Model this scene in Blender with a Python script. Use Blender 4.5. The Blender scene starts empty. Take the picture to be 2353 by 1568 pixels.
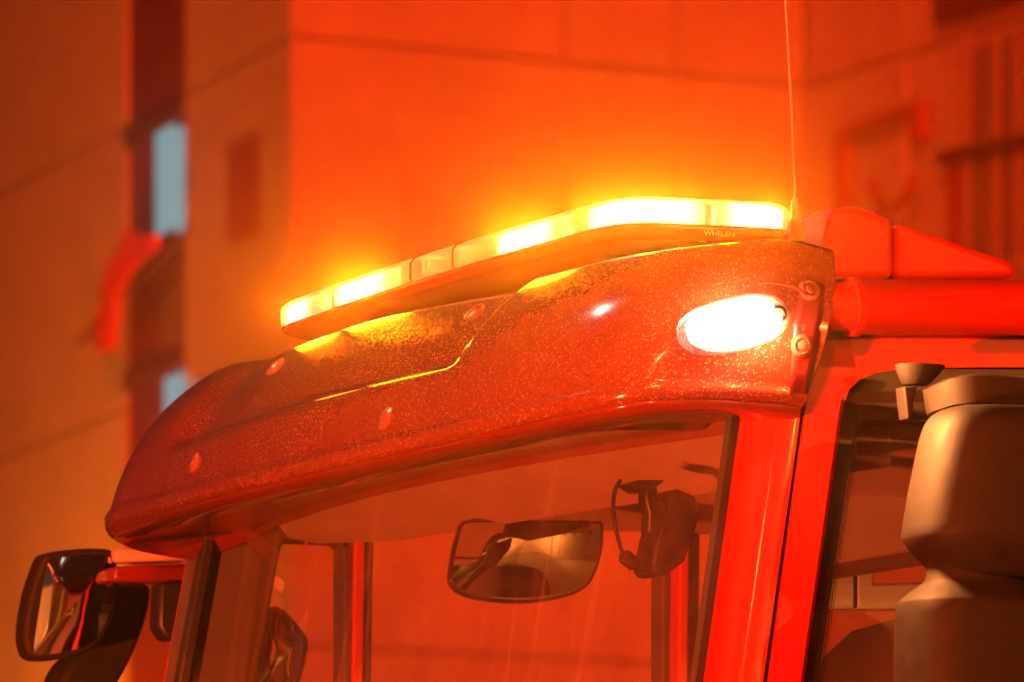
import bpy, bmesh, math, random
from mathutils import Vector, Matrix
random.seed(7)
sc = bpy.context.scene
COL = sc.collection
R = math.radians

# ------------------------------------------------------------------ camera, world, light
F = 21080.0            # focal length in pixels of a 2353 px wide picture
YH = 2960.0            # horizon row in that picture (camera looks level, lens shifted up)
CAMZ = 1.6
cam_d = bpy.data.cameras.new('camera')
cam = bpy.data.objects.new('camera', cam_d); COL.objects.link(cam)
cam.location = (0, 0, CAMZ); cam.rotation_euler = (R(90), 0, 0)
cam_d.sensor_width = 36.0
cam_d.lens = 36.0 * F / 2353.0
cam_d.shift_y = (YH - 784.0) / 2353.0
cam_d.clip_start = 0.5; cam_d.clip_end = 400
cam_d.dof.use_dof = True
cam_d.dof.focus_distance = 12.75
cam_d.dof.aperture_fstop = 13.5
sc.camera = cam

world = bpy.data.worlds.new('World'); sc.world = world
world.use_nodes = True
nt = world.node_tree
bg = nt.nodes['Background']
sky = nt.nodes.new('ShaderNodeTexSky'); sky.sky_type = 'NISHITA'; sky.sun_disc = False
sky.sun_elevation = R(27); sky.sun_rotation = R(200)
nt.links.new(sky.outputs[0], bg.inputs[0])
bg.inputs[1].default_value = 0.002

sun_d = bpy.data.lights.new('street_glow', 'SUN')
sun_d.energy = 5.0; sun_d.color = (1.0, 0.062, 0.007); sun_d.angle = R(3)
sun = bpy.data.objects.new('street_glow', sun_d); COL.objects.link(sun)
sun.rotation_euler = Vector((0.10, 0.90, -0.42)).to_track_quat('-Z', 'Y').to_euler()

vs = sc.view_settings
vs.view_transform = 'Standard'; vs.look = 'None'; vs.exposure = 0; vs.gamma = 1; vs.use_curve_mapping = False
cy = sc.cycles
cy.use_denoising = True
cy.max_bounces = 10; cy.transparent_max_bounces = 24; cy.volume_bounces = 0
cy.sample_clamp_indirect = 6
cy.caustics_reflective = False; cy.caustics_refractive = False

# ------------------------------------------------------------------ truck frame of reference
AY = R(22.0); CA, SA = math.cos(AY), math.sin(AY)
X0, Y0 = 0.302, 12.4         # near top corner of the windscreen; u runs back along the truck, v across it

def proj(u, v, Z):
    X = X0 + CA*u - SA*v; Y = Y0 + SA*u + CA*v
    return 1176.5 + F*X/Y, YH - F*Z/Y

def pv(px, py, v):           # point of the truck plane v = const seen at px, py  (Z above camera height)
    k = (px - 1176.5)/F
    u = (k*(Y0 + CA*v) - X0 + SA*v)/(CA - k*SA)
    Y = Y0 + SA*u + CA*v
    return Vector((u, v, (YH - py)*Y/F))

def pu(px, py, u):
    k = (px - 1176.5)/F
    v = (X0 + CA*u - k*(Y0 + SA*u))/(SA + k*CA)
    Y = Y0 + SA*u + CA*v
    return Vector((u, v, (YH - py)*Y/F))

# ------------------------------------------------------------------ helpers
def new_mat(name, col, rough=0.5, metal=0.0, coat=0.0, spec=0.5):
    m = bpy.data.materials.new(name); m.use_nodes = True
    b = m.node_tree.nodes['Principled BSDF']
    b.inputs['Base Color'].default_value = (*col, 1)
    b.inputs['Roughness'].default_value = rough
    b.inputs['Metallic'].default_value = metal
    b.inputs['Coat Weight'].default_value = coat
    b.inputs['Coat Roughness'].default_value = 0.06
    b.inputs['Specular IOR Level'].default_value = spec
    return m

def N(m, t): return m.node_tree.nodes.new(t)
def LK(m, a, b): m.node_tree.links.new(a, b)
def BS(m): return m.node_tree.nodes['Principled BSDF']
def OUT(m): return m.node_tree.nodes['Material Output']

def add_wear(m, scale=30, amt=0.25, bump=0.0, bscale=200, rough=None):
    """mottled colour, roughness and fine grain so that no surface is uniform"""
    b = BS(m)
    tc = N(m, 'ShaderNodeTexCoord')
    n1 = N(m, 'ShaderNodeTexNoise'); n1.inputs['Scale'].default_value = scale; n1.inputs['Detail'].default_value = 6
    LK(m, tc.outputs['Object'], n1.inputs['Vector'])
    mx = N(m, 'ShaderNodeMix'); mx.data_type = 'RGBA'; mx.blend_type = 'MULTIPLY'
    mx.inputs[0].default_value = amt
    mx.inputs[6].default_value = b.inputs['Base Color'].default_value
    LK(m, n1.outputs['Fac'], mx.inputs[7])
    LK(m, mx.outputs[2], b.inputs['Base Color'])
    if rough:
        mr = N(m, 'ShaderNodeMapRange')
        mr.inputs[1].default_value = .3; mr.inputs[2].default_value = .7
        mr.inputs[3].default_value = rough[0]; mr.inputs[4].default_value = rough[1]
        LK(m, n1.outputs['Fac'], mr.inputs[0]); LK(m, mr.outputs[0], b.inputs['Roughness'])
    if bump:
        n2 = N(m, 'ShaderNodeTexNoise'); n2.inputs['Scale'].default_value = bscale; n2.inputs['Detail'].default_value = 3
        LK(m, tc.outputs['Object'], n2.inputs['Vector'])
        bp = N(m, 'ShaderNodeBump'); bp.inputs['Strength'].default_value = bump; bp.inputs['Distance'].default_value = 0.002
        LK(m, n2.outputs['Fac'], bp.inputs['Height']); LK(m, bp.outputs[0], b.inputs['Normal'])
    return m

M = {}
M['red'] = add_wear(new_mat('red_paint', (0.62, 0.012, 0.004), 0.34, coat=.25, spec=.25), 9, 0.12, rough=(.28, .42))
M['red_dull'] = add_wear(new_mat('red_dusty_paint', (0.70, 0.03, 0.01), 0.5), 14, 0.25, .15, 260)
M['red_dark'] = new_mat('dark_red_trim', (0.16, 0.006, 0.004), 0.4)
M['black'] = add_wear(new_mat('black_plastic', (0.022, 0.018, 0.018), 0.45), 30, .3, .1, 400)
M['gloss_black'] = new_mat('black_gloss', (0.015, 0.012, 0.012), 0.15)
M['rubber'] = new_mat('rubber', (0.02, 0.016, 0.016), 0.6)
M['mirror_plastic'] = add_wear(new_mat('grained_mirror_plastic', (0.016, 0.013, 0.0115), 0.6, spec=.25), 35, .4, .22, 800, rough=(.56, .72))
M['trim'] = add_wear(new_mat('interior_trim', (0.62, 0.38, 0.32), 0.75), 20, .2)
M['trim_tan'] = add_wear(new_mat('tan_interior_trim', (0.34, 0.26, 0.23), 0.75), 20, .2)
M['trim_mid'] = add_wear(new_mat('brown_interior_trim', (0.10, 0.064, 0.058), 0.7), 20, .2)
M['trim_dark'] = add_wear(new_mat('dark_interior_trim', (0.10, 0.055, 0.05), 0.7), 20, .2)
M['aerial'] = new_mat('aerial_plastic', (.42, .24, .20), .4)
M['seat'] = add_wear(new_mat('seat_fabric', (0.05, 0.028, 0.025), 0.9), 60, .4, .3, 300)
M['chrome'] = new_mat('steel', (0.6, 0.55, 0.5), 0.22, metal=1.0)
M['mirror'] = new_mat('mirror_glass', (0.75, 0.72, 0.7), 0.02, metal=1.0)
M['bar_base'] = add_wear(new_mat('lightbar_base_plastic', (0.36, 0.03, 0.014), 0.25), 20, .2)
M['white_cable'] = new_mat('pale_cable', (0.6, 0.55, 0.5), 0.4)
M['letter'] = new_mat('letter_print', (0.75, 0.6, 0.4), 0.5)
M['wall'] = add_wear(new_mat('concrete_panel', (0.46, 0.42, 0.37), 0.85), 1.7, .35, .3, 40)
M['wall_core'] = new_mat('joint_mortar', (0.2, 0.16, 0.14), 0.9)
M['frame_dark'] = new_mat('dark_window_frame', (0.10, 0.03, 0.025), 0.6)
M['pane_dark'] = new_mat('dark_window_pane', (0.16, 0.02, 0.015), 0.4)
M['pane_grey'] = new_mat('grey_window_pane', (0.16, 0.13, 0.13), 0.2)
M['panel_dark'] = new_mat('dark_red_trim_paint', (.26, .02, .012), .6)
M['frame_grey'] = new_mat('grey_window_frame', (.26, .20, .17), .6)
M['sign_red'] = new_mat('red_sign_paint', (0.55, 0.03, 0.015), 0.6)
M['panel_red'] = new_mat('dull_red_panel', (0.40, 0.035, 0.02), 0.6)
M['asphalt'] = add_wear(new_mat('asphalt', (0.05, 0.048, 0.046), 0.8), 3, .4, .5, 60)
M['paving'] = add_wear(new_mat('paving', (0.25, 0.24, 0.22), 0.85), 3, .4, .4, 40)
M['steel_grey'] = new_mat('painted_steel', (0.2, 0.2, 0.2), 0.5)

def emis(name, col, strength):
    m = bpy.data.materials.new(name); m.use_nodes = True
    b = BS(m); b.inputs['Base Color'].default_value = (*col, 1)
    b.inputs['Emission Color'].default_value = (*col, 1); b.inputs['Emission Strength'].default_value = strength
    return m
M['led'] = emis('amber_led', (1.0, 0.74, 0.48), 4.4)
_m = M['led']; _at = N(_m, 'ShaderNodeAttribute'); _at.attribute_name = 'glow'      # each module is brightest in its middle
_mu = N(_m, 'ShaderNodeMath'); _mu.operation = 'MULTIPLY'; _mu.inputs[1].default_value = 4.4
LK(_m, _at.outputs['Fac'], _mu.inputs[0]); LK(_m, _mu.outputs[0], BS(_m).inputs['Emission Strength'])
BS(_m).inputs['Base Color'].default_value = (.8, .7, .5, 1)
M['led_white'] = emis('white_led', (1.0, 0.95, 0.95), 3)
M['window_lit'] = emis('lit_window_pane', (0.48, 0.92, 1.0), 0.46)
BS(M['window_lit']).inputs['Base Color'].default_value = (.02, .02, .02, 1)
M['added_lamp_led'] = emis('added_lamp_glow', (1, .9, .75), 60)  # glow of the lamps added outside the view

def glass(name, tint, gl=1.0, dust=0.0, dust_glare_col=(.5, .35, .3), f0=1.45):  # dust sets both the dust film and the painted reflection streaks
    m = bpy.data.materials.new(name); m.use_nodes = True
    n = m.node_tree.nodes; n.remove(BS(m))
    tr = N(m, 'ShaderNodeBsdfTransparent'); tr.inputs[0].default_value = (*tint, 1)
    g = N(m, 'ShaderNodeBsdfGlossy'); g.inputs['Roughness'].default_value = 0.015; g.inputs[0].default_value = (gl, gl, gl, 1)
    fr = N(m, 'ShaderNodeFresnel')
    ge = N(m, 'ShaderNodeNewGeometry'); mi = N(m, 'ShaderNodeMapRange')        # a thin sheet reflects alike from both sides
    mi.inputs[3].default_value = f0; mi.inputs[4].default_value = 1/f0
    LK(m, ge.outputs['Backfacing'], mi.inputs[0]); LK(m, mi.outputs[0], fr.inputs[0])
    mx = N(m, 'ShaderNodeMixShader')
    LK(m, fr.outputs[0], mx.inputs[0]); LK(m, tr.outputs[0], mx.inputs[1]); LK(m, g.outputs[0], mx.inputs[2])
    last = mx
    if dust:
        glare_streak = N(m, 'ShaderNodeTexNoise'); glare_streak.inputs['Scale'].default_value = 1.0; glare_streak.inputs['Detail'].default_value = 4  # diagonal streaks of reflected light, painted as pale diffuse noise
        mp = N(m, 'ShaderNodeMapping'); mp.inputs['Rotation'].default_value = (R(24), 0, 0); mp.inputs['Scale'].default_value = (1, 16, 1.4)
        tcs = N(m, 'ShaderNodeTexCoord'); LK(m, tcs.outputs['Object'], mp.inputs[0]); LK(m, mp.outputs[0], glare_streak.inputs['Vector'])
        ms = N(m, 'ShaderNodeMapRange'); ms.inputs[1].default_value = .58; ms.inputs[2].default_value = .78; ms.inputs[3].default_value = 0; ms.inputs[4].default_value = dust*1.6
        LK(m, glare_streak.outputs['Fac'], ms.inputs[0])
        tc = N(m, 'ShaderNodeTexCoord')
        no = N(m, 'ShaderNodeTexNoise'); no.inputs['Scale'].default_value = 7; no.inputs['Detail'].default_value = 9
        no.inputs['Roughness'].default_value = .7
        LK(m, tc.outputs['Object'], no.inputs['Vector'])
        mr = N(m, 'ShaderNodeMapRange'); mr.inputs[1].default_value = .35; mr.inputs[2].default_value = .8
        mr.inputs[3].default_value = dust*.25; mr.inputs[4].default_value = dust
        LK(m, no.outputs['Fac'], mr.inputs[0])
        df = N(m, 'ShaderNodeBsdfDiffuse'); df.inputs[0].default_value = (*dust_glare_col, 1)
        m2 = N(m, 'ShaderNodeMixShader')
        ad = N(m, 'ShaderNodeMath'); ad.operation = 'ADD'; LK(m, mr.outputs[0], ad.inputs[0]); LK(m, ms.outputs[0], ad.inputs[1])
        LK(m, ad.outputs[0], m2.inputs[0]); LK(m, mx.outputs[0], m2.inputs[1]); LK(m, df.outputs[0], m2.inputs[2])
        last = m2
    LK(m, last.outputs[0], OUT(m).inputs[0])
    return m
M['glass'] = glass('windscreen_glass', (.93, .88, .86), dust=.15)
M['side_glass'] = glass('side_window_glass', (.88, .88, .88), dust=.03)

# pale ribbed lens of the light bar
def lens_mat(name, tcol, dcol, wt):
    m = bpy.data.materials.new(name); m.use_nodes = True
    m.node_tree.nodes.remove(BS(m))
    tr = N(m, 'ShaderNodeBsdfTransparent'); tr.inputs[0].default_value = (*tcol, 1)
    tl = N(m, 'ShaderNodeBsdfTranslucent'); tl.inputs[0].default_value = (*dcol, 1)
    df = N(m, 'ShaderNodeBsdfDiffuse'); df.inputs[0].default_value = (*dcol, 1)
    gl = N(m, 'ShaderNodeBsdfGlossy'); gl.inputs['Roughness'].default_value = .08
    a = N(m, 'ShaderNodeMixShader'); a.inputs[0].default_value = .5
    LK(m, tl.outputs[0], a.inputs[1]); LK(m, df.outputs[0], a.inputs[2])
    b = N(m, 'ShaderNodeMixShader'); b.inputs[0].default_value = wt
    LK(m, tr.outputs[0], b.inputs[1]); LK(m, a.outputs[0], b.inputs[2])
    c = N(m, 'ShaderNodeMixShader'); c.inputs[0].default_value = .06
    LK(m, b.outputs[0], c.inputs[1]); LK(m, gl.outputs[0], c.inputs[2])
    LK(m, c.outputs[0], OUT(m).inputs[0])
    return m
M['lens'] = lens_mat('pale_ribbed_lens', (1, .95, .8), (.9, .72, .42), .45)
M['lens_clear'] = lens_mat('clear_lens', (1, 1, 1), (.9, .9, .85), .15)

# smoked acrylic of the sun visor: tinted, dusty, slightly translucent, speckled with dried rain
def visor_mat():
    m = bpy.data.materials.new('smoked_dusty_acrylic'); m.use_nodes = True
    b = BS(m)
    tc = N(m, 'ShaderNodeTexCoord')
    vo = N(m, 'ShaderNodeTexVoronoi'); vo.inputs['Scale'].default_value = 330; vo.inputs['Randomness'].default_value = 1
    wn = N(m, 'ShaderNodeTexNoise'); wn.inputs['Scale'].default_value = 300; wn.inputs['Detail'].default_value = 2
    mxv = N(m, 'ShaderNodeMix'); mxv.data_type = 'RGBA'; mxv.blend_type = 'ADD'; mxv.inputs[0].default_value = .004
    LK(m, tc.outputs['Object'], wn.inputs['Vector'])
    LK(m, tc.outputs['Object'], mxv.inputs[6]); LK(m, wn.outputs['Color'], mxv.inputs[7])
    LK(m, mxv.outputs[2], vo.inputs['Vector'])
    # size of each speck differs from cell to cell
    sep = N(m, 'ShaderNodeSeparateColor'); LK(m, vo.outputs['Color'], sep.inputs[0])
    pw = N(m, 'ShaderNodeMath'); pw.operation = 'POWER'; pw.inputs[1].default_value = 1.0
    LK(m, sep.outputs[0], pw.inputs[0])
    rad = N(m, 'ShaderNodeMath'); rad.operation = 'MULTIPLY'; rad.inputs[1].default_value = .43
    LK(m, pw.outputs[0], rad.inputs[0])
    lt = N(m, 'ShaderNodeMath'); lt.operation = 'SUBTRACT'
    LK(m, rad.outputs[0], lt.inputs[0]); LK(m, vo.outputs['Distance'], lt.inputs[1])
    sm = N(m, 'ShaderNodeMapRange'); sm.inputs[1].default_value = -.03; sm.inputs[2].default_value = .10
    LK(m, lt.outputs[0], sm.inputs[0])
    # broad patches where the dust is thicker
    n3 = N(m, 'ShaderNodeTexNoise'); n3.inputs['Scale'].default_value = 5; n3.inputs['Detail'].default_value = 5
    LK(m, tc.outputs['Object'], n3.inputs['Vector'])
    mr3 = N(m, 'ShaderNodeMapRange'); mr3.inputs[1].default_value = .35; mr3.inputs[2].default_value = .68
    mr3.inputs[3].default_value = .25; mr3.inputs[4].default_value = 1
    LK(m, n3.outputs['Fac'], mr3.inputs[0])
    dm = N(m, 'ShaderNodeMath'); dm.operation = 'MULTIPLY'
    LK(m, sm.outputs[0], dm.inputs[0]); LK(m, mr3.outputs[0], dm.inputs[1])
    # film of fine dust
    n4 = N(m, 'ShaderNodeTexNoise'); n4.inputs['Scale'].default_value = 90; n4.inputs['Detail'].default_value = 8
    LK(m, tc.outputs['Object'], n4.inputs['Vector'])
    film = N(m, 'ShaderNodeMix'); film.data_type = 'RGBA'
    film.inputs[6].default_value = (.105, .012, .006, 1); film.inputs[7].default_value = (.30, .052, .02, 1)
    LK(m, n4.outputs['Fac'], film.inputs[0])
    dust = N(m, 'ShaderNodeMix'); dust.data_type = 'RGBA'
    LK(m, dm.outputs[0], dust.inputs[0]); LK(m, film.outputs[2], dust.inputs[6]); dust.inputs[7].default_value = (.80, .54, .40, 1)
    LK(m, dust.outputs[2], b.inputs['Base Color'])
    b.inputs['Roughness'].default_value = .16
    b.inputs['Coat Weight'].default_value = .6; b.inputs['Coat Roughness'].default_value = .08
    bp = N(m, 'ShaderNodeBump'); bp.inputs['Strength'].default_value = .45; bp.inputs['Distance'].default_value = .0012
    LK(m, dm.outputs[0], bp.inputs['Height']); LK(m, bp.outputs[0], b.inputs['Normal'])
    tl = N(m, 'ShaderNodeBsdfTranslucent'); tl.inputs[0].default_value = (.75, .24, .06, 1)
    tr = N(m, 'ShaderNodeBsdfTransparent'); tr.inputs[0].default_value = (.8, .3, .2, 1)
    a = N(m, 'ShaderNodeMixShader'); a.inputs[0].default_value = .09
    LK(m, b.outputs[0], a.inputs[1]); LK(m, tl.outputs[0], a.inputs[2])
    c = N(m, 'ShaderNodeMixShader'); c.inputs[0].default_value = .05
    LK(m, a.outputs[0], c.inputs[1]); LK(m, tr.outputs[0], c.inputs[2])
    LK(m, c.outputs[0], OUT(m).inputs[0])
    return m
M['visor'] = visor_mat()
M['visor_gloss'] = new_mat('visor_gloss_lip', (.16, .012, .008), .16, coat=.6)

def link(name, me, m, parent=None, smooth=30):
    me.name = name
    o = bpy.data.objects.new(name, me); COL.objects.link(o)
    if m is not None: me.materials.append(M[m] if isinstance(m, str) else m)
    if smooth:
        me.polygons.foreach_set('use_smooth', [True]*len(me.polygons))
        me.set_sharp_from_angle(angle=R(smooth))
    if parent is not None: o.parent = parent
    return o

def bm_obj(name, bm, m, parent=None, smooth=30, bevel=0, seg=2):
    bmesh.ops.recalc_face_normals(bm, faces=bm.faces)
    me = bpy.data.meshes.new(name); bm.to_mesh(me); bm.free()
    o = link(name, me, m, parent, smooth)
    if bevel:
        b = o.modifiers.new('bevel', 'BEVEL'); b.width = bevel; b.segments = seg; b.limit_method = 'ANGLE'; b.angle_limit = R(35)
    return o

def V3(p): return Vector((p[0], p[1], p[2]))

def prism_bm(pts, off, bm=None):
    """polygon (list of points) pushed along the vector off"""
    bm = bm or bmesh.new()
    off = Vector(off)
    a = [bm.verts.new(V3(p)) for p in pts]; b = [bm.verts.new(V3(p) + off) for p in pts]
    n = len(a)
    bm.faces.new(a); bm.faces.new(b[::-1])
    for i in range(n): bm.faces.new((a[i], a[(i+1) % n], b[(i+1) % n], b[i]))
    return bm

def loft_bm(rings, closed=True, cap=True, bm=None):
    bm = bm or bmesh.new()
    rows = [[bm.verts.new(V3(p)) for p in r] for r in rings]
    n = len(rows[0])
    for i in range(len(rows)-1):
        for j in range(n if closed else n-1):
            k = (j+1) % n
            bm.faces.new((rows[i][j], rows[i][k], rows[i+1][k], rows[i+1][j]))
    if cap and closed:
        bm.faces.new(rows[0][::-1]); bm.faces.new(rows[-1])
    return bm

def tube_bm(path, rad, n=12, bm=None, cap=True):
    rings = []
    P = [V3(p) for p in path]
    up = Vector((0, 0, 1))
    d0 = (P[1]-P[0]).normalized()
    if abs(d0.dot(up)) > .9: up = Vector((0, 1, 0))
    for i, p in enumerate(P):
        d = (P[min(i+1, len(P)-1)] - P[max(i-1, 0)]).normalized()
        s = d.cross(up).normalized(); t = s.cross(d).normalized()
        up = t
        r = rad[i] if isinstance(rad, (list, tuple)) else rad
        rings.append([p + s*math.cos(2*math.pi*k/n)*r + t*math.sin(2*math.pi*k/n)*r for k in range(n)])
    return loft_bm(rings, True, cap, bm)

def box_bm(c, s, bm=None):
    bm = bm or bmesh.new()
    x, y, z = c; a, b, d = s[0]/2, s[1]/2, s[2]/2
    return prism_bm([(x-a, y-b, z-d), (x+a, y-b, z-d), (x+a, y+b, z-d), (x-a, y+b, z-d)], (0, 0, 2*d), bm)

def spline(pts, n):
    """Catmull-Rom through the points, n samples per span"""
    P = [Vector(p) for p in pts]; out = []
    for i in range(len(P)-1):
        p0 = P[max(i-1, 0)]; p1 = P[i]; p2 = P[i+1]; p3 = P[min(i+2, len(P)-1)]
        for k in range(n):
            t = k/n
            out.append(.5*((2*p1) + (p2-p0)*t + (2*p0-5*p1+4*p2-p3)*t*t + (3*p1-p0-3*p2+p3)*t**3))
    out.append(P[-1]); return out

def round_poly(pts):
    """cuts the corners of a closed outline three times so that it reads as a curve"""
    P = [Vector(p) for p in pts]
    for _ in range(3):
        o = []
        for a, b in zip(P, P[1:]+P[:1]): o += [a.lerp(b, .2), a.lerp(b, .8)]
        P = o
    return [(p.x, p.y) for p in P]
def thing(name, label, cat, loc=(0, 0, 0), rz=0, group=None):
    o = bpy.data.objects.new(name, None); COL.objects.link(o)
    o.location = loc; o.rotation_euler = (0, 0, rz); o.empty_display_size = .2
    o['label'] = label; o['category'] = cat
    if group: o['group'] = group
    return o
def tag(o, label, cat, group=None):
    o['label'] = label; o['category'] = cat
    if group: o['group'] = group
    return o
def structure(o): o['kind'] = 'structure'; return o

# ------------------------------------------------------------------ ground
structure(bm_obj('road', prism_bm([(-70, -40, 0), (70, -40, 0), (70, 125, 0), (-70, 125, 0)], (0, 0, -.3)), 'asphalt', smooth=0))
structure(bm_obj('pavement', prism_bm([(-70, 52, .004), (70, 52, .004), (70, 124, .004), (-70, 124, .004)], (0, 0, .13)), 'paving', smooth=0))

# ------------------------------------------------------------------ building behind the truck
K = 2.2
C1 = Vector((-0.817*K, 34.0*K, 0))
dA = Vector((-math.cos(R(74.5)), math.sin(R(74.5)), 0)); nA = Vector((-dA.y, dA.x, 0))
dB = Vector((math.cos(R(36)), math.sin(R(36)), 0)); nB = Vector((dB.y, -dB.x, 0))
C2 = C1 + dB*2.41*K
dC = Vector((math.cos(R(68.5)), -math.sin(R(68.5)), 0)); nC = Vector((dC.y, -dC.x, 0))
if nA.x > 0: nA = -nA
if nC.y > 0: nC = -nC

def on_facade(px, py, C, d):
    k = (px - 1176.5)/F
    a = (k*C.y - C.x)/(d.x - k*d.y)
    Y = C.y + a*d.y
    return a, CAMZ + (YH - py)*Y/F

building = thing('concrete_building', 'pale concrete panel building with a window strip, glowing orange behind the truck', 'building', C1)
def fbox(name, C, d, n, a0, a1, z0, z1, t0, t1, m, parent=None, bevel=0.01):
    """box on a facade: a along it, z up, t outwards from its plane"""
    b = C - C1; t0 *= K; t1 *= K
    pts = [b + d*a0 + n*t0 + Vector((0, 0, z0)), b + d*a1 + n*t0 + Vector((0, 0, z0)),
           b + d*a1 + n*t0 + Vector((0, 0, z1)), b + d*a0 + n*t0 + Vector((0, 0, z1))]
    return bm_obj(name, prism_bm(pts, n*(t1-t0)), m, parent or building, smooth=0, bevel=bevel, seg=1)

def fpoly(name, C, d, n, pix, t0, t1, m, parent=None, bevel=0.01):
    b = C - C1; pts = []; t0 *= K; t1 *= K
    for px, py in pix:
        a, z = on_facade(px, py, C, d); pts.append(b + d*a + n*t0 + Vector((0, 0, z)))
    return bm_obj(name, prism_bm(pts, n*(t1-t0)), m, parent or building, smooth=0, bevel=bevel, seg=1)

TOPZ = 23.0
def core(C, d, n, a0, a1): fbox('wall', C, d, n, a0, a1, 0, TOPZ, -.08, -.021, 'wall_core', bevel=0)
core(C1, dA, nA, .24, 26); core(C1, dB, nB, .24, 2.45*K); core(C2, dC, nC, 0.05, 17)
JZ = [.14, 1.9, 4.35, 6.84, 9.32, 11.81, 14.29, 16.78, 19.27, 21.75]
G = .013
sA0 = on_facade(424, 500, C1, dA)[0]; sA1 = on_facade(289, 500, C1, dA)[0]
def course(C, d, n, cuts):
    for i in range(len(JZ)-1):
        for a0, a1 in zip(cuts[:-1], cuts[1:]):
            fbox('wall_panel', C, d, n, a0+G, a1-G, JZ[i]+G, JZ[i+1]-G, -.021, random.uniform(-.004, .004), 'wall')
course(C1, dA, nA, [0, sA0]); course(C1, dA, nA, [sA1, sA1+6.4, sA1+13, sA1+20])
course(C1, dB, nB, [0, on_facade(1300, 300, C1, dB)[0], on_facade(1560, 300, C1, dB)[0], 2.41*K])
course(C2, dC, nC, [0, 2.1, 5.7, 9.7, 13.6, 17])

# window strip on the left face
fbox('strip_backing', C1, dA, nA, sA0, sA1, .14, JZ[-1], -.020, -.016, 'pane_dark')
for y0, y1 in ((-420, -95), (-60, 232), (268, 300), (640, 800), (850, 1150)):
    pass
def strip_pane(x0, x1, y0, y1, m, t=(-.0155, -.008)):
    a0, z1 = on_facade(x1, y0, C1, dA); a1, _ = on_facade(x0, y0, C1, dA); _, z0 = on_facade(x1, y1, C1, dA)
    return fbox('window', C1, dA, nA, a0, a1, z0, z1, t[0], t[1], m)
for y0, y1 in ((-420, -80), (-50, 225)):
    w = strip_pane(300, 412, y0, y1, 'pane_dark')
for (x0, x1, y0, y1, m) in ((352, 398, 282, 522, 'window_lit'), (401, 432, 282, 522, 'window_lit'), (372, 444, 840, 1010, 'window_lit'), (362, 424, 640, 792, 'pane_grey')):
    strip_pane(x0, x1, y0, y1, m)
for yy in (238, 560, 810):
    a0, z = on_facade(424, yy, C1, dA)
    fbox('cross_bar', C1, dA, nA, sA0, sA1, z-.05*K, z+.02*K, -.0155, .012, 'frame_dark')
fpoly('vent_panel', C1, dA, nA, [(527, 335), (600, 305), (600, 540), (527, 562)], .0045, .008, 'panel_dark')
# right of the inner corner: framed recess, bent pipe, tall window
for i, (x0, x1, y0, y1) in enumerate(((1945, 1965, 300, 640), (2118, 2142, 235, 330))):
    a0, z1 = on_facade(x0, y0, C2, dC); a1, _ = on_facade(x1, y0, C2, dC); _, z0 = on_facade(x0, y1, C2, dC)
    fbox('dark_trim', C2, dC, nC, a0, a1, z0, z1, .005, .06, 'panel_dark')
fpoly('dark_trim', C2, dC, nC, [(1965, 296), (2118, 233), (2118, 262), (1965, 325)], .005, .06, 'panel_dark')
pts = []
for k in range(13):
    t = math.pi*(1.05 + k/12*1.0)
    a, z = on_facade(2090+46*math.cos(t), 410-66*math.sin(t), C2, dC)
    pts.append((C2-C1) + dC*a + nC*.16 + Vector((0, 0, z)))
bm_obj('bent_pipe', tube_bm(pts, .05, 8), 'panel_dark', building)
w = fpoly('window', C2, dC, nC, [(2245, 110), (2420, 45), (2420, 560), (2245, 600)], .0045, .02, 'pane_grey')
for xx in (2232, 2300, 2352):
    a0, z1 = on_facade(xx, 80, C2, dC); a1, _ = on_facade(xx+12, 80, C2, dC); _, z0 = on_facade(xx, 620, C2, dC)
    fbox('frame', C2, dC, nC, a0, a1, z0, z1, .021, .04, 'frame_grey', w)
fpoly('frame', C2, dC, nC, [(2190, 350), (2420, 300), (2420, 325), (2190, 378)], .022, .075, 'frame_dark', w)
fpoly('dark_trim', C2, dC, nC, [(2190, 380), (2235, 370), (2235, 640), (2190, 650)], .0045, .03, 'panel_dark')
fpoly('dark_trim', C2, dC, nC, [(2170, -30), (2420, -120), (2420, -20), (2170, 60)], .0045, .05, 'frame_dark')

# red pole flag arm hanging off the window strip
def at_facadeA(px, py, t):
    a, z = on_facade(px, py, C1, dA); return C1 + dA*a + nA*t*K + Vector((0, 0, z))
flag = thing('hanging_flag', 'crumpled red flag hanging from a short pole on the window strip', 'flag', at_facadeA(392, 545, 0))
def flag_pts(l, t): return [at_facadeA(x, y, t) - Vector(flag.location) for x, y in l]
bm_obj('cloth', prism_bm(flag_pts([(362, 532), (395, 545), (424, 540), (428, 575), (392, 600), (360, 640), (336, 680), (333, 745), (325, 805), (300, 812), (288, 770), (282, 735), (308, 700), (305, 640), (330, 590)], .10), nA*.06), 'sign_red', flag, smooth=0, bevel=.012)
bm_obj('pole', tube_bm(flag_pts([(440, 520)], .0) + flag_pts([(268, 790)], .15), .026, 8), 'frame_dark', flag)
wl = thing('wall_lamp', 'unlit dark round wall lamp beside the window strip', 'lamp', at_facadeA(262, 775, 0))
bm_obj('housing', tube_bm([at_facadeA(262, 770, .0) - Vector(wl.location), at_facadeA(262, 770, .06) - Vector(wl.location), at_facadeA(262, 770, .08) - Vector(wl.location)], [.11, .13, .08], 16), 'frame_dark', wl)
bm_obj('bracket', tube_bm([at_facadeA(262, 740, .0) - Vector(wl.location), at_facadeA(258, 665, .03) - Vector(wl.location)], .06, 8), 'frame_dark', wl)

# ------------------------------------------------------------------ the truck
truck = thing('fire_truck', 'red fire truck cab with a lit amber light bar and smoked visor', 'fire truck', (X0, Y0, CAMZ), AY)
T = truck

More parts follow.
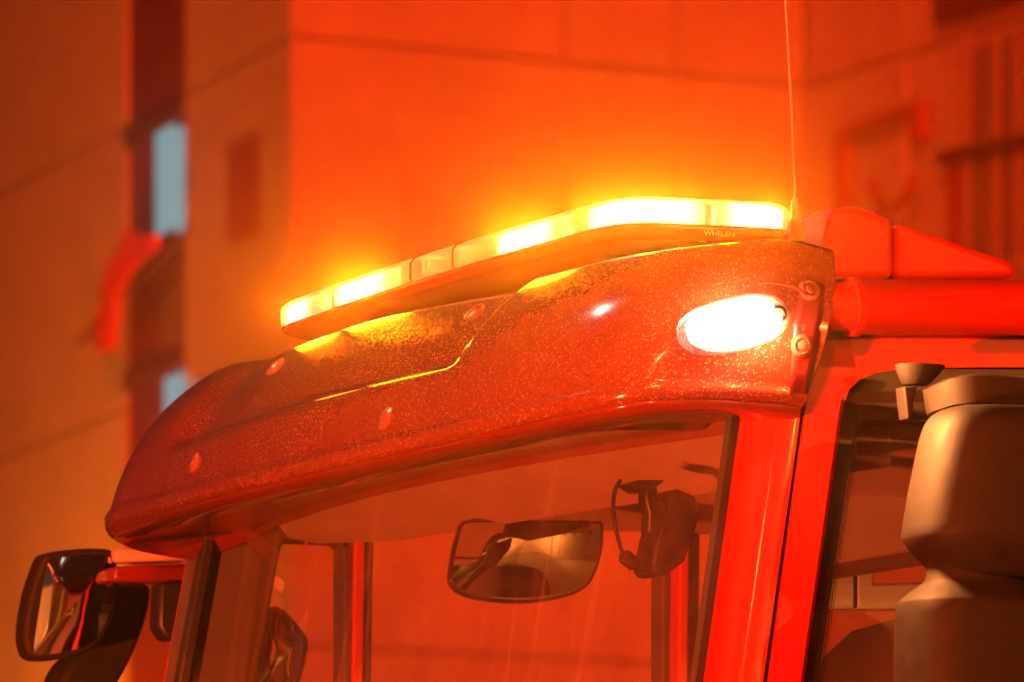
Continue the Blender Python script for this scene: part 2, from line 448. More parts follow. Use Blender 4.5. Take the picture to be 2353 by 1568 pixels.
# --- roof and upper cab shell
def roof_ring(u, zt, e=.0):
    r = []
    for v, dz in ((0.02+e, -.16), (.015+e, -.08), (.03+e, -.035), (.08+e, -.008), (.3, .0), (1.0, .012), (1.7, 0), (1.92-e, -.008), (1.97-e, -.035), (1.985-e, -.08), (1.98-e, -.16)):
        r.append((u, v, zt+dz))
    return r
rings = [roof_ring(.10, 1.30, .08), roof_ring(.09, 1.35, .07), roof_ring(.15, 1.380, .04), roof_ring(.22, 1.388, .01), roof_ring(.6, 1.392), roof_ring(1.6, 1.392), roof_ring(2.6, 1.392)]
bm_obj('roof', loft_bm(rings, closed=False, cap=False), 'red', T)
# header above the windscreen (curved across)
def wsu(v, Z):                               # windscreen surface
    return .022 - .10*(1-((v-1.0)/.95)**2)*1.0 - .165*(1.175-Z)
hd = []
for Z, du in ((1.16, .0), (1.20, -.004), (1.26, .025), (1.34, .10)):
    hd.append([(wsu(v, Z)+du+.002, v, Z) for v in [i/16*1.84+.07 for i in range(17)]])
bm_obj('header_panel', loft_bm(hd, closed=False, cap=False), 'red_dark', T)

# --- side above the door
bm_obj('side_panel', prism_bm([pv(1880, 655, .012), pv(2700, 655, .012), pv(2700, 790, .012), pv(1855, 790, .012)], (0, .03, 0)), 'red', T, bevel=.004)
# --- front pillar, near side: lofted section that turns round the corner
def pillar_row(py, xs, vv):
    return [pv(x, py, v) for x, v in zip(xs, vv)]
rows = []
for py in (860, 970, 1100, 1270, 1430, 1568, 1900, 2400):
    t = (py-970)/598.0
    e = [1697-84*t, 1703-85*t, 1725-86*t, 1760-86*t, 1792-85*t, 1812-84*t, 1837-84*t, 1838-84*t]
    vv = [.075, .045, .018, .004, .000, -.003, -.003, .03]
    rows.append(pillar_row(py, e, vv))
bm_obj('front_pillar', loft_bm(rows, closed=True), 'red', T, smooth=50)
# dark gap between pillar and door
bm_obj('door_seal', prism_bm([pv(1834, 960, .012), pv(1850, 960, .012), pv(1850-84-31, 1800, .012), pv(1834-84-33, 1800, .012)], (0, .02, 0)), 'rubber', T)
bm_obj('windscreen_seal', prism_bm([pv(1684, 945, .055), pv(1702, 945, .055), pv(1702-85-47, 1900, .055), pv(1684-85-47, 1900, .055)], (-.006, .006, 0)), 'rubber', T)

# --- door
door = bm_obj('door', loft_bm([pillar_row(y, xs, [-.004]*2 + [.03]*2) for y, xs in (
    (775, (1880, 2700, 2700, 1880)), (776, (1876, 2700, 2700, 1876)), (845, (1865, 2700, 2700, 1865)))]), 'red', T, bevel=.006)
# door frame pieces: left stile
bm_obj('door_frame', loft_bm([pillar_row(y, (x0, x0+5, x1-9, x1, x1, x0), (.004, -.004, -.004, .004, .03, .03)) for y, x0, x1 in (
    (775, 1878, 1962), (840, 1865, 1975), (880, 1858, 1956), (920, 1850, 1941), (970, 1843, 1933), (1268, 1803, 1891), (1568, 1762, 1848), (2000, 1700, 1786), (2400, 1645, 1730))]), 'red', T, smooth=40)
# corner gusset of the opening
bm_obj('door_corner', prism_bm([pv(1938, 846, -.0035), pv(2080, 844, -.0035), pv(2058, 850, -.0035), pv(2010, 858, -.0035), pv(1975, 873, -.0035), pv(1952, 895, -.0035), pv(1942, 920, -.0035), pv(1938, 915, -.0035)], (0, .03, 0)), 'red', T)
bm_obj('lower_door', prism_bm([pv(1600, 2300, -.004), pv(2900, 2300, -.004), pv(2900, 3900, -.004), pv(1600, 3900, -.004)], (0, .04, 0)), 'red', T)
# window: black border, dotted edge, glass
bm_obj('window_border', prism_bm([pv(1930, 850, .010), pv(2700, 845, .010), pv(2700, 965, .010), pv(2060, 966, .010), pv(1975, 968, .010), pv(1962, 985, .010), pv(1957, 1040, .010), pv(1880, 1568, .010), pv(1770, 2300, .010), pv(1700, 2300, .010)], (0, .006, 0)), 'gloss_black', T, smooth=0)
bm_obj('border_band', prism_bm([pv(1940, 903, .006), pv(2300, 893, .006), pv(2300, 922, .006), pv(1940, 925, .006)], (0, .003, 0)), 'rubber', T)
bmd = bmesh.new()
def dot(px, py, r):
    c = pv(px, py, .0085)
    prism_bm([(c.x + r*math.cos(k*math.pi/3), c.y, c.z + r*math.sin(k*math.pi/3)) for k in range(6)], (0, .0012, 0), bmd)
for i in range(110):
    t = i/110
    y = 975 + t*650; x = 1957 - (y-1040)*.1455 if y > 1040 else 1962 - (y-985)*.09
    dot(x+4, y, .0016); dot(x+9, y+3, .0010)
for i in range(40):
    dot(1968+i*5, 972, .0016); dot(1970+i*5, 978, .0010)
dots = bm_obj('border_dots', bmd, 'gloss_black', T, smooth=0); dots['kind'] = 'stuff'
bm_obj('side_window', prism_bm([pv(1900, 900, .012), pv(2700, 900, .012), pv(2700, 2290, .012), pv(1720, 2290, .012)], (0, .004, 0)), 'side_glass', T, smooth=0)

# --- gutter rail along the roof side
p0 = pv(1950, 706, -.035); p1 = pv(2700, 709, -.035); dd = (p1-p0).normalized()
rail = bm_obj('gutter_rail', tube_bm([p0, p0+dd*.012, p0+dd*.016, p1], [.0405, .0405, .0375, .0375], 32), 'red', T, smooth=50)
bm_obj('rail_end', tube_bm([pv(1885, 708, -.03), pv(1952, 706, -.034)], [.031, .033], 24), 'red', T, smooth=50)
bm_obj('rail_flange', prism_bm([pv(1900, 768, -.012), pv(2700, 769, -.012), pv(2700, 776, -.012), pv(1900, 776, -.012)], (0, .02, 0)), 'red_dark', T)

# --- box fairing on the roof behind the light bar
def fairing(name, pix, v0, w):
    return bm_obj(name, prism_bm([pv(x, y, v0) for x, y in pix], (0, w, 0)), 'red_dull', T, bevel=.012, seg=3)
fairing('roof_fairing', [(1893, 640), (1903, 492), (1916, 480), (1945, 474), (1975, 474), (2010, 486), (2056, 506), (2056, 640)], .10, 1.75)
fairing('roof_fairing', [(2062, 640), (2062, 509), (2200, 557), (2318, 597), (2333, 612), (2340, 640)], .095, 1.76)
bm_obj('fairing_gap', prism_bm([pv(2050, 640, .115), pv(2050, 512, .115), pv(2072, 520, .115), pv(2072, 640, .115)], (0, 1.7, 0)), 'red_dark', T)

# --- aerial
ab = pv(1831, 552, .10)
def apt(px, py): return pv(px, py, .10)
aer = bm_obj('antenna', tube_bm([apt(1831, 502), apt(1829, 480), apt(1828, 462), apt(1828, 458)], [.0078, .007, .006, .0045], 14), 'aerial', T)
sp = bmesh.new()
pts = []
for k in range(11*14+1):
    t = k/(11*14); y = 556 - 54*t; c = apt(1831, y); r = .0088 - .0016*t; a = k/14*2*math.pi
    pts.append(c + Vector((r*math.cos(a), r*math.sin(a), 0)))
tube_bm(pts, .0019, 6, sp); tube_bm([apt(1831, 560), apt(1831, 500)], .0066, 10, sp)
bm_obj('spring', sp, 'aerial', aer)
bm_obj('whip', tube_bm([apt(1828, 460), apt(1822, 300), apt(1814, 150), apt(1805, 0), apt(1790, -260)], [.0027, .0024, .0021, .0018, .0015], 8), 'aerial', aer)
bm_obj('antenna_foot', tube_bm([apt(1831, 575), apt(1831, 556)], [.016, .012], 16), 'black', aer)

# --- sun visor -------------------------------------------------------------
TOPP = [(.135, -.022, 1.406), (.07, -.022, 1.417), (.0, -.018, 1.412), (-.05, .04, 1.411), (-.085, .13, 1.410), (-.105, .23, 1.409), (-.118, .34, 1.405), (-.128, .45, 1.404), (-.146, .75, 1.411), (-.152, 1.0, 1.414),
        (-.143, 1.28, 1.411), (-.12, 1.55, 1.403), (-.103, 1.68, 1.403), (-.08, 1.78, 1.408), (-.045, 1.87, 1.412), (.0, 1.94, 1.408), (.06, 1.985, 1.40), (.15, 2.0, 1.39)]
BOTP = [(.085, -.030, 1.192), (.03, -.036, 1.195), (-.06, -.034, 1.197), (-.135, -.014, 1.193), (-.185, .03, 1.186), (-.222, .12, 1.178), (-.25, .24, 1.172), (-.272, .38, 1.166), (-.305, .72, 1.158), (-.312, 1.0, 1.155),
        (-.302, 1.28, 1.156), (-.272, 1.58, 1.160), (-.255, 1.72, 1.162), (-.242, 1.84, 1.162), (-.216, 1.93, 1.163), (-.165, 1.985, 1.154), (-.11, 2.0, 1.147), (-.05, 2.006, 1.143)]
NS = 12
tp = spline(TOPP, NS); bp_ = spline(BOTP, NS)
NR = 44
def sstep(a, b, x):
    t = min(1, max(0, (x-a)/(b-a))); return t*t*(3-2*t)
grid = []
for i in range(len(tp)):
    a, b = tp[i], bp_[i]
    tan = (tp[min(i+1, len(tp)-1)] - tp[max(i-1, 0)]).normalized()
    nrm = (b-a).cross(tan).normalized()
    cen = Vector((.5, 1.0, 1.2))
    if nrm.dot(a-cen) < 0: nrm = -nrm
    col = []
    for j in range(NR+1):
        s = j/NR
        p = a.lerp(b, s)
        gm = sstep(.30, .55, a.y)*(1-sstep(1.45, 1.75, a.y))
        bow = (.028 - .006*gm)*(1-(2*s-1)**2) + (.010-.002*gm)*math.sin(math.pi*s)
        p = p + nrm*bow
        # pressed field in the middle of the visor
        v = a.lerp(b, s).y
        c0 = .385 + .05*s; c1 = 1.66 - .02*s
        f = sstep(c0, c0+.026, v)*(1-sstep(c1-.20, c1, v))*(1-sstep(.50, .64, s - .05*(v-.4)))
        p = p - nrm*.019*f
        # upper edge rolls over
        if s < .05: p = p - nrm*.006*((.05-s)/.05)**2
        # lower bead
        p = p + nrm*.006*sstep(.90, .95, s)*(1-sstep(.96, 1.0, s))
        col.append(p)
    # lip: turns in below
    inn = Vector((nrm.x, nrm.y, 0)).normalized()
    col.append(b - inn*.003 + Vector((0, 0, -.006)))
    col.append(b - inn*.012 + Vector((0, 0, -.012)))
    grid.append(col)
vis = bm_obj('sun_visor', loft_bm([c[:NR+1] for c in grid], closed=False, cap=False), 'visor', T, smooth=60)
so = vis.modifiers.new('thickness', 'SOLIDIFY'); so.thickness = .004; so.offset = 0
lip = []
for c in grid:
    q = c[NR+1]-c[NR]; q = Vector((q.x, q.y, 0)).normalized()
    lip.append([c[NR], c[NR+1], c[NR+2], c[NR+2] + q*.02 + Vector((0, 0, -.003))])
    e = c[NR+2]
    if .12 < e.y < 1.93: lip[-1].append(Vector((wsu(e.y, 1.172)-.004, e.y, 1.172)))
    elif e.y >= 1.93: lip[-1].append(Vector((max(e.x+.10, .0), 1.925, 1.172)))
    else: lip[-1].append(Vector((max(e.x, .0), .05+.4*max(e.y, 0), 1.178)))
lo = bm_obj('visor_lip', loft_bm(lip, closed=False, cap=False), 'visor_gloss', vis, smooth=60)
so = lo.modifiers.new('thickness', 'SOLIDIFY'); so.thickness = .003; so.offset = 0

def visor_at(px, py):
    best = None
    for i in range(1, len(grid)-1):
        for j in range(1, NR):
            p = grid[i][j]; x, y = proj(p.x, p.y, p.z)
            d = (x-px)**2 + (y-py)**2
            dep = SA*p.x + CA*p.y
            sc_ = d + dep*40
            if best is None or sc_ < best[0]: best = (sc_, i, j)
    _, i, j = best
    n = (grid[i+1][j]-grid[i-1][j]).cross(grid[i][j+1]-grid[i][j-1]).normalized()
    p = grid[i][j].copy()
    toc = Vector((-SA, -CA, 0))
    # the camera side is the outside
    cam_l = Vector((-(X0*CA + Y0*SA), X0*SA - Y0*CA, 0))
    if n.dot(cam_l - p) < 0: n = -n
    return p, n

def bolt(px, py, r=.0125):
    p, n = visor_at(px, py)
    bm = bmesh.new()
    rings = []
    s = n.orthogonal().normalized(); t = n.cross(s)
    for rr, h in ((1.35, .002), (1.35, .0045), (1.0, .0065), (.95, .0068), (.92, .0045), (.55, .0045), (.5, .008), (.1, .0085)):
        rings.append([p + n*h + (s*math.cos(k*math.pi/10) + t*math.sin(k*math.pi/10))*r*rr for k in range(20)])
    loft_bm(rings, True, True, bm)
    return bm_obj('bolt', bm, 'bolt', vis, smooth=35)
M['bolt'] = new_mat('dusty_bolt', (.55, .2, .12), .28, metal=.6)
for q in ((1087, 718), (637, 842), (897, 962), (456, 1068), (1858, 668, .014), (1842, 798, .014)):
    bolt(*q[:2], r=.0125 if len(q) == 2 else .0115)

crease = [visor_at(x, y) for x, y in ((1302, 770), (1280, 790), (1255, 815), (1228, 845), (1200, 875), (1172, 905), (1150, 930), (1132, 948))]
bm_obj('moulded_line', tube_bm([p + n*.0002 for p, n in crease], [.0004, .0008, .0011, .0012, .0012, .001, .0008, .0004], 6), 'visor', vis)
# side strap behind the near end of the visor, where the two bolts sit
def surf_poly(pix, h0, h1, name, m, parent, bevel=.002):
    P = [visor_at(*q) for q in pix]
    n = sum((a[1] for a in P), Vector()).normalized()
    return bm_obj(name, prism_bm([a[0] + n*h0 for a in P], n*(h1-h0)), m, parent, smooth=0, bevel=bevel)
rows_ = []
for y, xa, xb in ((652, 1836, 1880), (662, 1834, 1896), (720, 1828, 1888), (790, 1822, 1878), (850, 1816, 1868), (905, 1812, 1858)):
    r_ = []
    for k in range(4):
        p, n = visor_at(xa+(xb-xa)*k/3, y); r_.append(p + n*.0026)
    rows_.append(r_)
so = bm_obj('end_strap', loft_bm(rows_, closed=False, cap=False), 'red_dark', vis, smooth=60).modifiers.new('thickness', 'SOLIDIFY'); so.thickness = .002; so.offset = 0

# --- oval side lamp on the visor
ctr, nv = visor_at(1682, 746)
nv = Vector((nv.x*.4, nv.y, nv.z*.5)).normalized()
ux = (pv(1795, 722, ctr.y) - pv(1570, 772, ctr.y)).normalized()
ux = (ux - nv*ux.dot(nv)).normalized(); uz = nv.cross(ux).normalized()
if uz.z < 0: uz = -uz
SL, SH = .0715, .0335
def oval(sc_, h, dx=0):
    pts = []
    for k in range(40):
        a = k*math.pi/20
        ca, sa_ = math.cos(a), math.sin(a)
        x = math.copysign(abs(ca)**.85, ca)*SL*sc_; z = math.copysign(abs(sa_)**.9, sa_)*SH*sc_
        pts.append(ctr + ux*(x+dx) + uz*z + nv*h)
    return pts
lamp = bm_obj('side_lamp', loft_bm([oval(1.10, -.014), oval(1.10, .006), oval(1.03, .009), oval(1.0, .004)], True, True), 'lens_clear', vis, smooth=40)
bm_obj('lamp_lens', loft_bm([oval(1.0, .005), oval(1.0, .010), oval(.95, .016), oval(.8, .020), oval(.5, .022), oval(.2, .0225)], True, True), 'lens_clear', lamp, smooth=50)
led_pts = [oval(.82, .0055, -.012), oval(.82, .009, -.012), oval(.76, .0135, -.012), oval(.55, .016, -.012)]
bm_obj('lamp_led', loft_bm(led_pts, True, True), 'led_white', lamp, smooth=50)
sc0 = ctr + ux*.058 + uz*.0
bm_obj('lamp_screw', loft_bm([[sc0 + nv*h + (ux*math.cos(k*math.pi/9)+uz*math.sin(k*math.pi/9))*r for k in range(18)] for r, h in ((.012, .012), (.012, .019), (.008, .021), (.0065, .017), (.003, .017), (.002, .021))]), 'chrome', lamp, smooth=35)
# hooded upper rim
hood = []
for k in range(15):
    a = math.pi*(.10 + .30*k/14)
    hood.append(ctr + ux*(math.cos(a)*SL*1.35 + .018) + uz*(math.sin(a)*SH*1.42 + .002) + nv*.004)
bm_obj('lamp_hood', tube_bm(hood, .0024, 8), 'red_dark', vis)
# lamp's own light
ld = bpy.data.lights.new('side_lamp_light', 'AREA'); ld.shape = 'ELLIPSE'; ld.size = .13; ld.size_y = .06
ld.energy = 5; ld.specular_factor = .25; ld.color = (1.0, .55, .28); ld.spread = R(178)
lo_ = bpy.data.objects.new('side_lamp_light', ld); COL.objects.link(lo_); lo_.parent = T
lo_.location = ctr + nv*.027
lo_.rotation_euler = nv.to_track_quat('Z', 'Y').to_euler()

l2 = bpy.data.lights.new('side_lamp_beam', 'SPOT'); l2.energy = 140; l2.color = (1, .31, .075); l2.specular_factor = .15; l2.spot_size = R(110); l2.spot_blend = .6; l2.shadow_soft_size = .03
lo2 = bpy.data.objects.new('side_lamp_beam', l2); COL.objects.link(lo2); lo2.parent = T
lo2.location = ctr + nv*.035
lo2.rotation_euler = Vector((.75, -.45, -.5)).to_track_quat('-Z', 'Y').to_euler()

# --- light bar ---------------------------------------------------------------
BU0, BU1, BV0, BV1 = -.075, .20, .235, 1.605
def bar_plan(ins=0.0, rf=.075, rb=.05, n=10):
    """plan outline: straight front with rounded corners, listed from the far front corner to the near back one and round"""
    u0, u1, v0, v1 = BU0+ins, BU1-ins, BV0+ins, BV1-ins
    rf = max(.01, rf-ins); rb = max(.01, rb-ins)
    o = []
    def arc(cu, cv, r, a0, a1):
        for k in range(n+1):
            a = R(a0 + (a1-a0)*k/n); o.append((cu + r*math.cos(a), cv + r*math.sin(a)))
    arc(u0+rf, v1-rf, rf, 90, 180)
    for k in range(1, 60):
        v = v1-rf + (v0-v1+2*rf)*k/60
        o.append((u0 - .018*(1-((v-.95)/.65)**2), v))
    arc(u0+rf, v0+rf, rf, 180, 270)
    for k in range(1, 10): o.append((u0+rf + (u1-rb-u0-rf)*k/10, v0))
    arc(u1-rb, v0+rb, rb, 270, 360)
    o.append((u1, (v0+v1)/2))
    arc(u1-rb, v1-rb, rb, 0, 90)
    return o
ZB0, ZB1, ZL0, ZL1 = 1.4365, 1.4485, 1.4505, 1.489
def ring(ins, z): return [(u, v, z) for u, v in bar_plan(ins)]
bar = bm_obj('lightbar', loft_bm([ring(.045, ZB0-.004), ring(.02, ZB0-.001), ring(.006, ZB0+.003), ring(.0, ZB1-.006), ring(-.002, ZB1-.004), ring(-.002, ZB1)]), 'bar_base', T, smooth=40)
bm_obj('bar_gasket', loft_bm([ring(.001, ZB1+.0005), ring(.001, ZL0)]), 'rubber', bar)
for v in (.5, 1.4):
    bm_obj('mounting_foot', box_bm((.06, v, 1.410), (.10, .05, .036)), 'black', bar, bevel=.004)
# lens: split into segments along the outline
outl = bar_plan(0.0); NO = len(outl)
pxs = [proj(u, v, 1.47)[0] for u, v in outl]
front_end = 11 + 59 + 11 + 9 + 11       # indices up to the near back corner
def idx_at(px):
    return min(range(6, front_end), key=lambda i: abs(pxs[i]-px))
profile = [(0.0, ZL0), (-.002, ZL0+.004), (-.002, ZL0+.026), (.004, ZL1-.005), (.016, ZL1), (.06, ZL1+.003)]
PR = [bar_plan(ins) for ins, z in profile]
def lens_seg(i0, i1, m, name='lens_segment'):
    rings_ = []
    for i in range(i0, i1+1):
        rib = .0
        rings_.append([(PR[k][i][0], PR[k][i][1], profile[k][1]) for k in range(len(profile))])
    bm = loft_bm(rings_, closed=False, cap=False)
    return bm_obj(name, bm, m, bar, smooth=60)
cuts = [0, idx_at(760), idx_at(945), idx_at(1045), idx_at(1130), idx_at(1320), idx_at(1450), idx_at(1640), front_end-1]
for a, b in zip(cuts[:-1], cuts[1:]):
    lens_seg(a, b, 'lens')
# top cover and rear wall of the lens
top_o = PR[-1]
bm_obj('lens_top', prism_bm([(u, v, ZL1+.003) for u, v in bar_plan(.061)], (0, 0, .001)), 'lens', bar)
rear = [[(PR[k][i % NO][0], PR[k][i % NO][1], profile[k][1]) for k in range(len(profile))] for i in range(front_end-1, NO+1)]
bm_obj('lens_rear', loft_bm(rear, closed=False, cap=False), 'lens', bar)
# seams
for i in (cuts[2], cuts[3]):
    pth = [(PR[k][i][0]-.001, PR[k][i][1], profile[k][1]) for k in range(len(profile))]
    bm_obj('lens_seam', tube_bm(pth, .0016, 6), 'red_dark', bar)
# ribs moulded in the unlit part of the lens
rb_bm = bmesh.new()
for x0, x1 in ((712, 738), (905, 940), (975, 992), (1010, 1040), (1058, 1090), (1098, 1120), (1282, 1335)):
    i0, i1 = idx_at(x0), idx_at(x1)
    n = max(3, int(abs(x1-x0)/5))
    for k in range(n):
        f = i0 + (i1-i0)*k/(n-1); i = min(int(f), NO-2); fr = f-i
        u = PR[1][i][0]*(1-fr)+PR[1][i+1][0]*fr; v = PR[1][i][1]*(1-fr)+PR[1][i+1][1]*fr
        tube_bm([(u+.003, v, ZL0+.003), (u+.003, v, ZL0+.024)], .0012, 5, rb_bm)
rbo = bm_obj('lens_ribs', rb_bm, 'lens', bar); rbo['kind'] = 'stuff'
# lit modules just behind the lens
LIT = ((641, 716, .9), (770, 886, 1), (1143, 1270, 1), (1352, 1606, 1.2), (1668, 1800, 1.1))
ins_o = bar_plan(.006)
lights = []
for x0, x1, w in LIT:
    i0 = 0 if x0 < 650 else idx_at(x0-9); i1 = idx_at(x1+9)
    sub = ins_o[i0:i1+1]; sub2 = bar_plan(.022)[i0:i1+1]
    ringz = []
    for (u, v), (u2, v2) in zip(sub, sub2):
        ringz.append([(u, v, ZL0+.004), (u, v, ZL1-.011), (u2, v2, ZL1-.003), (u2, v2, ZL0+.004)])
    lm = bm_obj('led_module', loft_bm(ringz, True, True), 'led', bar, smooth=60)
    pos = [proj(u, v, 1.47)[0] for u, v in sub]
    ga = lm.data.attributes.new('glow', 'FLOAT', 'POINT')
    for vi, vv in enumerate(lm.data.vertices):
        p_ = proj(vv.co.x, vv.co.y, vv.co.z)[0]
        g_ = 1.0
        if x0 > 650: g_ *= sstep(x0-10, x0+22, p_)
        if x1 < 1780: g_ *= 1-sstep(x1-22, x1+10, p_)
        ga.data[vi].value = .12 + .88*g_
    for q_ in (.12, .31, .5, .69, .88):
        l = bpy.data.lights.new('led_light', 'SPOT'); l.energy = .175*{641: 7, 770: 25, 1143: 25, 1352: 38, 1668: 17}[x0]; l.color = (1.0, .215, .003)
        l.spot_size = R(130); l.spot_blend = .6; l.shadow_soft_size = .02
        ob = bpy.data.objects.new('led_light', l); COL.objects.link(ob); ob.parent = T
        o2 = bar_plan(-.004)[int(i0+(i1-i0)*q_)]
        ob.location = (o2[0], o2[1], ZL1-.012)
        ob.rotation_euler = Vector((-.36, -.70, .62)).to_track_quat('-Z', 'Y').to_euler()
        lights.append(ob)
    if x0 > 700 and x0 < 1600:          # the front beams also strike the back and the top edge of the smoked visor
        l = bpy.data.lights.new('front_beam', 'SPOT'); l.energy = {770: .16, 1143: .3, 1352: .4}[x0]; l.color = (1.0, .22, .01)
        l.spot_size = R(150); l.spot_blend = .5; l.shadow_soft_size = .02
        ob = bpy.data.objects.new('front_beam', l); COL.objects.link(ob); ob.parent = T
        o3 = bar_plan(-.012)[(i0+i1)//2]
        ob.location = (o3[0], o3[1], ZL0+.012); lights.append(ob)
        ob.rotation_euler = Vector((-.6, -.25 if x0 > 1300 else 0, -.8)).to_track_quat('-Z', 'Y').to_euler()
for x in (738, 925, 995, 1085, 1310, 1638):      # stray light inside the bar
    q = bar_plan(.05)[idx_at(x)]
    l = bpy.data.lights.new('stray_light', 'POINT'); l.energy = .3; l.color = (1, .58, .2); l.shadow_soft_size = .012
    ob = bpy.data.objects.new('stray_light', l); COL.objects.link(ob); ob.parent = T
    ob.location = (q[0], q[1], ZL0+.02); lights.append(ob)
l = bpy.data.lights.new('end_beam', 'SPOT'); l.energy = 320; l.color = (1.0, .16, .006)
l.spot_size = R(100); l.spot_blend = .5; l.shadow_soft_size = .02
ob = bpy.data.objects.new('end_beam', l); COL.objects.link(ob); ob.parent = T
ob.location = (BU1+.006, BV0+.05, ZL0+.025); lights.append(ob)
ob.rotation_euler = Vector((.9, -.25, .0)).to_track_quat('-Z', 'Y').to_euler()
# rear beam of the bar on the wall behind
l = bpy.data.lights.new('rear_beam', 'SPOT'); l.energy = 600000; l.color = (1.0, .026, .001)
l.spot_size = R(12.5); l.spot_blend = 1.0; l.shadow_soft_size = .03
ob = bpy.data.objects.new('rear_beam', l); COL.objects.link(ob); ob.parent = T
ob.location = (BU1-.02, .6, 1.4975)
wdir = Vector((.4, 76-13.0, 10.7-(1.47+1.6)))
ldir = Vector((CA*wdir.x + SA*wdir.y, -SA*wdir.x + CA*wdir.y, wdir.z)).normalized()
ob.rotation_euler = ldir.to_track_quat('-Z', 'Y').to_euler()

# maker's name on the near end of the base
def text_mesh(s, size, ext):
    cu = bpy.data.curves.new('txt', 'FONT'); cu.body = s; cu.size = size; cu.extrude = ext; cu.offset = size*.008
    cu.align_x = 'CENTER'; cu.align_y = 'CENTER'; cu.space_character = 1.05
    o = bpy.data.objects.new('txt', cu); COL.objects.link(o)
    dg = bpy.context.evaluated_depsgraph_get()
    me = bpy.data.meshes.new_from_object(o.evaluated_get(dg))
    bpy.data.objects.remove(o); return me
tx = .0
W = text_mesh('W', .0105, .0004); 
me = text_mesh('WHELEN', .0098, .0004)
tp_ = pv(1652, 529, BV0)
def bar_dz(v): return .0135 - .0185*(v-.24)/1.42      # the bar follows the lean of the roof
for o in [bar] + [c for c in bpy.data.objects if c.parent == bar]:
    for vv in o.data.vertices: vv.co.z += bar_dz(vv.co.y)
for o in lights: o.location.z += bar_dz(o.location.y)
lt = link('lettering', me, 'letter', bar, smooth=0)
lt.location = (tp_.x, BV0-.0015, 1.4395 + bar_dz(BV0))
lt.rotation_euler = (R(90), 0, 0); lt.scale = (1.12, 1.05, 1)

# --- windscreen
ws = []
for Z in [1.18 - .06*k for k in range(16)]:
    ws.append([(wsu(v, Z)-.001, v, Z) for v in [.055 + 1.89*i/20 for i in range(21)]])
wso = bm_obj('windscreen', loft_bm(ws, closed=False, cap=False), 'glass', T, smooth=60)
# lower front panel (below the picture)
fp = []
for Z in (.28, .1, -.4, -1.1):
    fp.append([(wsu(v, Z)-.02, v, Z) for v in [.0 + 2.0*i/20 for i in range(21)]])
bm_obj('front_panel', loft_bm(fp, closed=False, cap=False), 'red', T, smooth=60)

# --- far side of the cab, seen through the windscreen
FV = 1.96
def far(name, pix, m, v=FV, t=.05, bevel=.004, parent=T):
    return bm_obj(name, prism_bm([pv(x, y, v) for x, y in pix], (0, t, 0)), m, parent, bevel=bevel)
far('far_pillar', [(476, 1150), (640, 1200), (652, 1238), (575, 1568), (520, 1800), (360, 1800), (400, 1568), (462, 1230)], 'trim_mid')
far('far_pillar_edge', [(458, 1172), (478, 1172), (460, 1250), (400, 1568), (350, 1800), (338, 1800), (388, 1568), (448, 1250)], 'red', FV+.06, .03)
far('far_pillar_seal', [(484, 1166), (510, 1166), (438, 1568), (392, 1800), (366, 1800), (410, 1568)], 'rubber', FV-.02, .03)
far('far_window_frame', [(640, 1195), (870, 1195), (870, 1240), (858, 1232), (800, 1240), (790, 1262), (780, 1250), (655, 1244), (645, 1262), (590, 1568), (545, 1800), (510, 1800), (572, 1568), (632, 1262)], 'trim_dark', FV-.01)
far('far_door_pillar', [(790, 1235), (816, 1235), (806, 1800), (790, 1800)], 'trim_dark', FV+.0)
far('far_door_pillar', [(816, 1232), (842, 1232), (832, 1800), (806, 1800)], 'red', FV-.006)
far('far_door_pillar', [(842, 1225), (860, 1225), (850, 1800), (832, 1800)], 'trim_dark', FV+.0)
far('far_rear_pillar', [(1523, 1150), (1610, 1150), (1606, 1800), (1521, 1800)], 'trim_dark', FV-.02)
far('far_rear_pillar', [(1563, 1240), (1576, 1205), (1586, 1230), (1580, 1800), (1556, 1800)], 'red', FV-.07, .04)
far('far_roof_side', [(860, 1150), (1700, 1060), (1700, 1150), (1530, 1195), (860, 1215)], 'trim_dark', FV, .04)

# --- overhead console (underside seen from below)
def under(name, pts, h, m, bevel=.01):
    return bm_obj(name, prism_bm(pts, (0, 0, h)), m, T, bevel=bevel, seg=3)
under('overhead_console', [(.04, .10, 1.175), (-.03, .35, 1.175), (-.06, .7, 1.175), (-.068, 1.0, 1.175), (-.06, 1.3, 1.175), (-.035, 1.6, 1.172), (.005, 1.78, 1.165), (.05, 1.86, 1.155), (.10, 1.84, 1.145), (.15, 1.62, 1.135), (.20, .9, 1.13), (.28, .10, 1.125)], .06, 'trim')
under('headliner', [(.07, .07, 1.19), (.03, .4, 1.19), (-.03, 1.0, 1.19), (.03, 1.6, 1.19), (.08, 1.93, 1.19), (2.4, 1.93, 1.19), (2.4, .07, 1.19)], .05, 'trim', 0)
bm_obj('console_strip', tube_bm([pu(1290, 1134, .30), pu(1380, 1131, .31), pu(1500, 1112, .32)], [.002, .006, .002], 8), 'white_cable', T)
# rear bulkhead with the lower back part only, seats
bm_obj('near_inner_pillar', prism_bm([(.34, .05, 1.18), (.52, .05, 1.18), (.52, .05, .0), (.34, .05, .0)], (0, .04, 0)), 'trim_dark', T, bevel=.008)

def seat(u, v, w=.42):
    rings = []
    for z, hw, d in ((.1, .21, .16), (.45, .24, .15), (.70, .235, .13), (.86, .22, .11), (.93, .19, .09), (.965, .13, .06), (.975, .05, .03)):
        rings.append([(u + d*math.copysign(abs(math.cos(a))**.6, math.cos(a)) - .06*(z-.1), v + hw*math.copysign(abs(math.sin(a))**.6, math.sin(a)), z-.03) for a in [k*math.pi/12 for k in range(24)]])
    return bm_obj('seat', loft_bm(rings), 'seat', T, smooth=50)
seat(.52, .45); seat(.75, 1.5)
